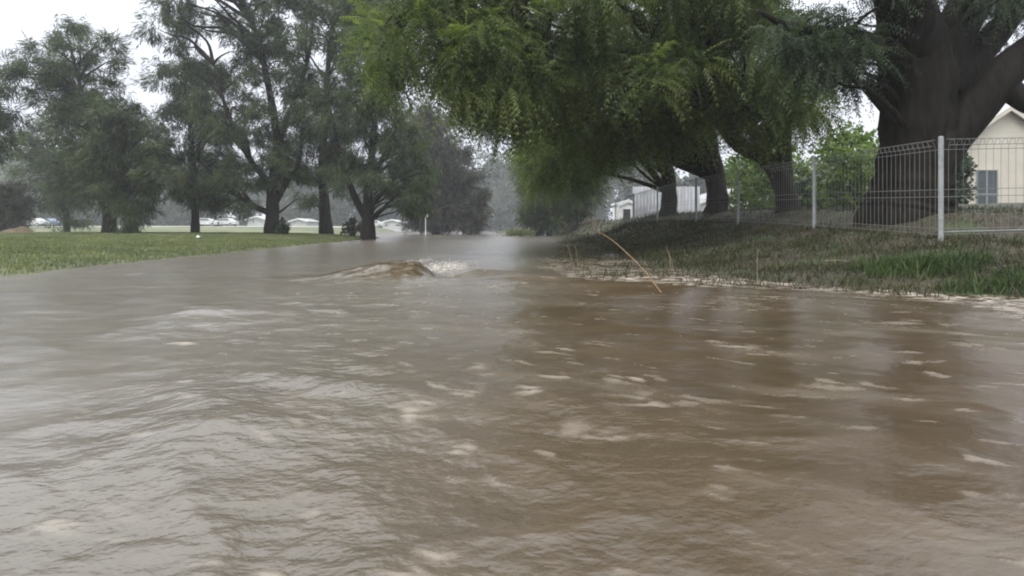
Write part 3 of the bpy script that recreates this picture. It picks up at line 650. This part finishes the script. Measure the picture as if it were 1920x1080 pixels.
# ------------------------------------------------------------------ buildings
def gable(name, label, x0, x1, y0, y1, zb, zw, za, wallm, roofm, over=.25, win=()):
    t = thing(name, ((x0 + x1) / 2, y0, zb), label, 'building')
    xm = (x0 + x1) / 2
    mb = MB(); mb.add([(x0, y0, zb - .3), (x1, y0, zb - .3), (x1, y0, zw), (xm, y0, za), (x0, y0, zw), (x0, y1, zb - .3), (x1, y1, zb - .3), (x1, y1, zw), (xm, y1, za), (x0, y1, zw)],
                      [(0, 1, 2, 3, 4), (9, 8, 7, 6, 5), (0, 4, 9, 5), (1, 6, 7, 2)])
    mb.build('wall', wallm, t)
    mb = MB(); sl = (za - zw) / (xm - x0); e = over
    for s in (-1, 1):
        xe = x0 - e if s < 0 else x1 + e; ze = zw - e * sl
        mb.add([(xe, y0 - e, ze + .02), (xm, y0 - e, za + .02), (xm, y1 + e, za + .02), (xe, y1 + e, ze + .02), (xe, y0 - e, ze + .09), (xm, y0 - e, za + .09), (xm, y1 + e, za + .09), (xe, y1 + e, ze + .09)],
               [(0, 1, 2, 3), (7, 6, 5, 4), (0, 4, 5, 1), (2, 6, 7, 3), (3, 7, 4, 0), (1, 5, 6, 2)])
    r = mb.build('roof', roofm, t)
    mb = MB()
    for s in (-1, 1):
        xe = x0 - e if s < 0 else x1 + e; ze = zw - e * sl
        mb.add([(xe, y0 - e - .035, ze - .12), (xm, y0 - e - .035, za - .12), (xm, y0 - e - .035, za + .1), (xe, y0 - e - .035, ze + .1), (xe, y0 - e - .004, ze - .12), (xm, y0 - e - .004, za - .12), (xm, y0 - e - .004, za + .1), (xe, y0 - e - .004, ze + .1)],
               [(0, 1, 2, 3), (7, 6, 5, 4), (0, 4, 5, 1), (2, 6, 7, 3), (3, 7, 4, 0), (1, 5, 6, 2)])
    b = mb.build('bargeboard', M['boards'] if name == 'gabled_house' else M['white'], None, origin=np.array(t.location)); b.parent = r; b.location = (0, 0, 0)
    for (wx0, wx1, wz0, wz1, nm, bars) in win:
        f = MB(); wd = .035
        f.box(wx0 - wd, wx0, y0 - .05, y0 - .003, wz0 - wd, wz1 + wd); f.box(wx1, wx1 + wd, y0 - .05, y0 - .003, wz0 - wd, wz1 + wd)
        f.box(wx0, wx1, y0 - .05, y0 - .003, wz1, wz1 + wd); f.box(wx0, wx1, y0 - .05, y0 - .003, wz0 - wd, wz0)
        if bars:
            c = (wx0 + wx1) / 2; f.box(c - .025, c + .025, y0 - .045, y0 - .012, wz0, wz1); zc = wz0 + .3 * (wz1 - wz0); f.box(wx0, c - .026, y0 - .045, y0 - .012, zc - .025, zc + .025); f.box(c + .026, wx1, y0 - .045, y0 - .012, zc - .025, zc + .025)
        fo = f.build(nm, M['galv'] if name == 'gabled_house' else M['white'], t)
        gl = MB(); gl.box(wx0, wx1, y0 - .01, y0 - .002, wz0, wz1)
        pn_ = gl.build('pane' if nm == 'window' else 'doorway_shade', M['glass'] if nm == 'window' else M['dark'], None, origin=np.array(t.location)); pn_.parent = fo; pn_.location = (0, 0, 0)  # door case: dark sheet painted as the shade inside the opening
    return t
d = 26.
A = at(1805, 388, d); B = at(1965, 388, d); AP = at(1885, 205, d); EV = at(1805, 258, d); W0 = at(1831, 388, d); W1 = at(1868, 320, d)
gable('gabled_house', 'tan weatherboard building with a white edged gable and a dark two pane window', A[0], B[0], d, d + 8, A[2], EV[2], AP[2], M['boards'], M['roofing'], .3, [(W0[0], W1[0], W0[2] + .12, W1[2], 'window', True)])
# white sheds beyond the fence row
S0 = at(1160, 418, 41); S1 = at(1196, 384, 41)
gable('garden_shed', 'small white shed with a dark doorway left of the pale iron fence', S0[0], S1[0], 41, 43.5, S0[2], S1[2], at(1178, 376, 41)[2], M['white'], M['roofing'], .08, [(at(1168, 0, 41)[0], at(1182, 0, 41)[0], S0[2], at(0, 392, 41)[2], 'door', False)])
S0 = at(1300, 414, 40); S1 = at(1450, 384, 40)
gable('white_cottage', 'low white building glimpsed behind the shrubs and trunks', S0[0], S1[0], 40, 46, S0[2], S1[2], at(1375, 355, 40)[2], M['white'], M['roofing'], .3, [(at(1320, 0, 40)[0], at(1333, 0, 40)[0], at(0, 406, 40)[2], at(0, 390, 40)[2], 'window', False), (at(1405, 0, 40)[0], at(1422, 0, 40)[0], at(0, 406, 40)[2], at(0, 390, 40)[2], 'window', False)])
# corrugated iron fence
cf = thing('iron_fence', at(1250, 416, 33), 'pale corrugated iron fence behind the tree trunks', 'fence')
xs = np.linspace(at(1186, 0, 33)[0], at(1312, 0, 33)[0], 160); ph = xs * 2 * np.pi / .19
z0 = at(0, 420, 33)[2]; z1 = at(0, 350, 33)[2]
V = np.concatenate([np.stack([xs, 33 + .028 * np.sin(ph), 0 * xs + z0 - .2], 1), np.stack([xs, 33 + .028 * np.sin(ph), 0 * xs + z1], 1), np.stack([xs, 33.008 + .028 * np.sin(ph), 0 * xs + z0 - .2], 1), np.stack([xs, 33.008 + .028 * np.sin(ph), 0 * xs + z1], 1)])
k = np.arange(159); Fc = np.concatenate([np.stack([k, k + 1, k + 161, k + 160], 1), np.stack([k + 320, k + 480, k + 481, k + 321], 1), np.stack([k + 160, k + 161, k + 481, k + 480], 1)])
mesh_np('iron_sheet', V, Fc, M['corr'], cf, smooth=True)
for px in (1190, 1232, 1270, 1308):
    mb = MB(); q = at(px, 0, 33.1); mb.box(q[0] - .04, q[0] + .04, 33.05, 33.13, z0 - .2, z1 - .05); mb.build('post', M['galv'], cf)
# far fences along the right verge
def palings(name, label, x0, x1, y, h, mat, wid, gap, zpad=0):
    zb = tz((x0 + x1) / 2, y); t = thing(name, ((x0 + x1) / 2, y, zb), label, 'fence'); x = x0; mb = MB(); i = 0
    while x < x1:
        hh = h + random.uniform(-.03, .03); zz = tz(x, y)
        mb.box(x, x + wid, y - .01, y + .01 + .002 * (i % 2), zz - .1, zz + hh); x += wid + gap; i += 1
    mb.build('paling', mat, t); mb = MB()
    for f_ in (.2, .8): mb.box(x0, x1, y + .02, y + .07, zb + h * f_ - .04, zb + h * f_ + .04)
    mb.build('rail', mat, t)
    for px in np.linspace(x0 + .1, x1 - .1, 3):
        mb = MB(); mb.box(px - .05, px + .05, y + .075, y + .17, tz(px, y) - .2, tz(px, y) + h - .05); mb.build('post', mat, t)
palings('paling_fence', 'weathered brown timber paling fence at the far end of the mesh fence', 4.7, 8.0, 58, 1.9, M['palings'], .12, .012)
palings('panel_fence', 'blue grey panel fence beside the brown palings, further down the road', 3.1, 5.0, 62, 1.7, M['bluepanel'], .3, .005)
def post(name, label, px, d, h, r, mat, cap=True):
    b = ground_base(px, d); b[2] = max(b[2], -.3); t = MB(); t.tube([b, b + [0, 0, h + .05 - b[2] + max(b[2], wlevel(d))], ], r, 10); z = h + .05 + max(b[2], wlevel(d))
    t.tube([(b[0], b[1], z), (b[0], b[1], z + .04)], [r * 1.25, r * .6], 10); tag(t.build(name, mat, origin=b), label, 'post')
post('guide_post', 'pale post standing by the water in front of the blue grey fence', 1008, 56, 1.2, .07, M['white'])
# roadside sign by the drooping tree
b = ground_base(798, 56); wl_ = float(wlevel(56))
t = thing('road_sign', (b[0], b[1], b[2]), 'white roadside sign post at the edge of the flood before the drooping tree', 'sign')
mb = MB(); mb.tube([(b[0], b[1], b[2] - .1), (b[0], b[1], wl_ + 2.2)], .035, 10); mb.build('pole', M['white'], t)
mb = MB(); mb.box(b[0] - .26, b[0] + .22, b[1] - .08, b[1] - .055, wl_ + 1.75, wl_ + 2.15); mb.build('plate', M['white'], t)
b2 = ground_base(790, 58); mb = MB(); mb.tube([b2, b2 + [.05, 0, 1.4 - b2[2] + .6], b2 + [0, 0, 2.4 - b2[2]]], [.07, .06, .05], 8)
tag(mb.build('timber_post', M['bark'], origin=b2), 'dark timber post just left of the white sign post', 'post')

# ------------------------------------------------------------------ far field: houses and parked cars
def far_house(px, d, w, hw, hr, label):
    x = (px - VX) / F * d; z = tz(x, d)
    gable('farm_house', label, x - w / 2, x + w / 2, d, d + 7, z, z + hw, z + hr, M['offwhite'], M['roofing'], .4, [(x - w * .3, x - w * .15, z + .9, z + hw - .3, 'window', False), (x + w * .12, x + w * .3, z + .9, z + hw - .3, 'window', False)])
far_house(482, 112, 3.6, 1.3, 1.9, 'distant white building seen left of the forked trunk')
far_house(735, 128, 6, 1.5, 2.3, 'distant pale building across the water between the twin stems and the sign')
far_house(560, 118, 3.2, 1.0, 1.5, 'distant small white building seen right of the forked trunk')
def make_car(px, d, label, mat, flip=1):
    x = (px - VX) / F * d; z = tz(x, d); t = thing('parked_car', (x, d, z), label, 'car', 'cars parked beyond the lawn')
    prof = [(-2.1, .35), (-2.15, .75), (-2.0, .92), (-1.2, 1.0), (-.55, 1.42), (.85, 1.45), (1.55, 1.02), (2.1, .9), (2.15, .4)]
    prof = [(flip * a, b_) for a, b_ in prof]; n = len(prof); mb = MB()
    V = [(x + a, d - .85 + .1 * (b_ > 1.1), z + b_) for a, b_ in prof] + [(x + a, d + .85 - .1 * (b_ > 1.1), z + b_) for a, b_ in prof]
    mb.add(V, [tuple(range(n))[::-flip], tuple(range(n, 2 * n))[::flip]] + [(i, (i + 1) % n, (i + 1) % n + n, i + n)[::flip] for i in range(n)])
    mb.build('body', mat, t)
    for s in (-1, 1):
        mb = MB(); a0, a1 = sorted((flip * -1.0, flip * 1.35)); yy = d + s * .80
        mb.add([(x + a0 + .15, yy + s * .06, z + 1.03), (x + a1 - .1, yy + s * .06, z + 1.03), (x + a1 - .55, yy - s * .03, z + 1.36), (x + a0 + .55, yy - s * .03, z + 1.36)], [(0, 1, 2, 3)])
        mb.build('side_window', M['glass'], t)
        for a in (-1.3, 1.35):
            mb = MB(); mb.tube([(x + a, d + s * .72, z + .32), (x + a, d + s * .9, z + .32)], .32, 14); wh = mb.build('wheel', M['tyre'], t)
            mb = MB(); mb.tube([(x + a, d + s * .895, z + .32), (x + a, d + s * .91, z + .32)], .18, 10); hb = mb.build('hubcap', M['galv'], None, origin=np.array(t.location)); hb.parent = wh; hb.location = (0, 0, 0)
make_car(62, 100, 'distant white car far left beyond the earth mound', M['offwhite'])
make_car(388, 104, 'distant white car just right of the slender trunk', M['offwhite'], -1)
make_car(422, 106, 'distant white car second right of the slender trunk', M['offwhite'])
make_car(700, 116, 'distant white car half hidden by the twin stems', M['offwhite'])
make_car(90, 106, 'distant blue car far left beside the white one', M['carblue'], -1)
# far road strip and post rail
xs = np.linspace(-150, -24, 60); y0 = 96 + 0 * xs; V = np.concatenate([np.stack([xs, y0, terrain(xs, y0) + .05], 1), np.stack([xs, y0 + 9, terrain(xs, y0 + 9) + .05], 1)])
k = np.arange(59); tag(mesh_np('far_road', V, np.stack([k, k + 1, k + 61, k + 60], 1), M['conc']), kind='structure')
# earth mound
c = ground_base(36, 33); aa = np.linspace(0, 2 * np.pi, 40, endpoint=False); rr = np.linspace(0, 1, 12)
RR, AA = np.meshgrid(rr, aa, indexing='ij'); mx = c[0] + RR * np.cos(AA) * 1.5; my = c[1] + RR * np.sin(AA) * 1.1
mz = terrain(mx, my) - .05 + .42 * (np.cos(np.pi * RR) * .5 + .5) * (1 + .5 * fbm(mx * 1.7, my * 1.7, 3)); k = np.arange(11 * 40); q = (k // 40) * 40 + (k + 1) % 40
q = (k // 40) * 40 + ((k % 40) + 1) % 40
tag(mesh_np('earth_mound', np.stack([mx, my, mz], -1).reshape(-1, 3), np.stack([k, k + 40, q + 40, q], 1), M['soil'], origin=c, smooth=True), 'low brown heap of earth on the far left of the lawn', 'mound')
# litter scrap on the lawn, floating leafy branch
b = at(371, 452, 21.5); b[2] = tz(b[0], b[1]); mb = MB()
mb.add([b + np.array(v) * .5 for v in [(-.12, -.05, .12), (.1, -.08, .13), (.14, .08, .15), (-.08, .09, .11), (0, 0, .26), (.02, .01, .05)]], [(0, 1, 4), (1, 2, 4), (2, 3, 4), (3, 0, 4), (1, 0, 5), (2, 1, 5), (3, 2, 5), (0, 3, 5)])
tag(mb.build('paper_scrap', M['white'], origin=b), 'crumpled white scrap lying on the lawn in front of the slender trunk', 'litter')
b = at(978, 440, 48); b[2] = float(wlevel(48)) + .02
t = thing('fallen_branch', b, 'yellow green leafy branch lying in the flood in the middle distance', 'branch')
mb = MB(); mb.tube(catmull([b + [-1.0, 0, -.05], b + [-.3, .1, .15], b + [.6, 0, .1], b + [1.6, -.1, -.03]], 5), .025, 6); mb.build('stick', M['bark'], t)
n = 900; q = rng.normal(size=(n, 3)) * np.array([.55, .3, .14]) + np.array([-.2, 0, .18]); q[:, 2] = np.abs(q[:, 2]); D = norm(q + rng.normal(size=(n, 3)) * .3 + [0, 0, .3])
V, Fc, T = leaves(b + q, D, rng.uniform(.12, .26, n), np.clip(rng.normal(.7, .2, n), 0, 1)); mesh_np('foliage', V, Fc, M['lawn'], t, tone=T)
# spray thrown up by the standing wave
mb = MB(); c = at(835, 500, 7.75)
V = []; Fc = []
for i in range(260):
    px = random.gauss(834, 22); py = random.gauss(502, 4.5); q = at(px, py, 7.7 + random.gauss(0, .08)); q[2] = max(q[2], wz(q[0], q[1])) + abs(random.gauss(0, .022)); s = random.uniform(.0015, .0045)
    b = len(V); V += [q + s * np.array(v) for v in ((1.5, 0, 0), (-1.5, 0, 0), (0, 1, 0), (0, -1, 0), (0, 0, 1.4), (0, 0, -1))]
    Fc += [(b + a, b + e, b + f) for a, e, f in ((0, 2, 4), (2, 1, 4), (1, 3, 4), (3, 0, 4), (2, 0, 5), (1, 2, 5), (3, 1, 5), (0, 3, 5))]
M['froth'] = plain('white_froth', (.72, .68, .62), .5, .1, 20)
tag(mesh_np('water_spray', V, Fc, M['froth']), 'white spray breaking off the brown standing wave', 'spray', kind='stuff')

# ------------------------------------------------------------------ haze
m = bpy.data.materials.new('damp_air'); m.use_nodes = True; nt = m.node_tree; nt.nodes.remove(nt.nodes['Principled BSDF'])
v = N(nt, 'ShaderNodeVolumePrincipled'); v.inputs['Color'].default_value = (.93, .95, 1, 1); v.inputs['Density'].default_value = .0011; v.inputs['Anisotropy'].default_value = .3
nt.links.new(v.outputs[0], nt.nodes['Material Output'].inputs['Volume'])
mb = MB(); mb.box(-215, 215, -9, 330, -2.2, 34); tag(mb.build('haze', m), kind='stuff')

# ------------------------------------------------------------------ sky, sun, camera
SUN_EL, SUN_AZ = 48, -125        # azimuth clockwise from +Y
wd = bpy.data.worlds.new('World'); S.world = wd; wd.use_nodes = True; nt = wd.node_tree
sky = N(nt, 'ShaderNodeTexSky', sky_type='NISHITA', sun_disc=False, sun_elevation=math.radians(SUN_EL), sun_rotation=math.radians(SUN_AZ), dust_density=6, air_density=1.2)
hs = N(nt, 'ShaderNodeHueSaturation'); hs.inputs['Saturation'].default_value = .25; nt.links.new(sky.outputs[0], hs.inputs['Color'])
tc = N(nt, 'ShaderNodeTexCoord'); cn = N(nt, 'ShaderNodeTexNoise'); cn.inputs['Scale'].default_value = 2.2; cn.inputs['Detail'].default_value = 5; nt.links.new(tc.outputs['Generated'], cn.inputs['Vector'])
cl = ramp(nt, cn.outputs['Fac'], [(.3, (13.6, 14.4, 16.4)), (.7, (15.8, 16.3, 17.8))])
mx = mixc(nt, .9, hs.outputs[0], cl)
sz = N(nt, 'ShaderNodeSeparateXYZ'); nt.links.new(tc.outputs['Generated'], sz.inputs[0])
mx = mixc(nt, 1.0, mx, ramp(nt, sz.outputs[2], [(.0, (.40, .40, .40)), (.30, (.47, .47, .47)), (.48, (.92, .92, .88)), (.8, (1.12, 1.11, 1.05))]), 'MULTIPLY')
bg = nt.nodes['Background']; nt.links.new(mx, bg.inputs['Color']); bg.inputs['Strength'].default_value = .115
sl = bpy.data.lights.new('sun', 'SUN'); sl.energy = 1.5; sl.angle = math.radians(25); sl.color = (1, .97, .92)
so = bpy.data.objects.new('sun', sl); C.objects.link(so)
el, az = math.radians(SUN_EL), math.radians(SUN_AZ); dv = Vector((math.sin(az) * math.cos(el), math.cos(az) * math.cos(el), math.sin(el)))
so.rotation_euler = dv.to_track_quat('Z', 'Y').to_euler(); so.location = (0, 0, 30)
cd = bpy.data.cameras.new('camera'); cd.sensor_width = 36; cd.lens = 36 * F / 1920; cd.shift_y = -108 / 1920; cd.clip_start = .05; cd.clip_end = 2000
co = bpy.data.objects.new('camera', cd); C.objects.link(co); co.location = (0, 0, H0); co.rotation_euler = (math.radians(90), 0, 0); S.camera = co
S.view_settings.view_transform = 'Standard'; S.view_settings.look = 'None'; S.view_settings.exposure = .58; S.view_settings.gamma = 1; S.view_settings.use_curve_mapping = False
cy = S.cycles
S.render.engine = 'CYCLES'
cy.max_bounces = 6; cy.diffuse_bounces = 3; cy.glossy_bounces = 3; cy.transmission_bounces = 4; cy.volume_bounces = 1; cy.transparent_max_bounces = 8
cy.use_denoising = True
try: cy.denoiser = 'OPENIMAGEDENOISE'
except Exception: pass
cy.filter_width = 2.0
cy.sample_clamp_indirect = 6
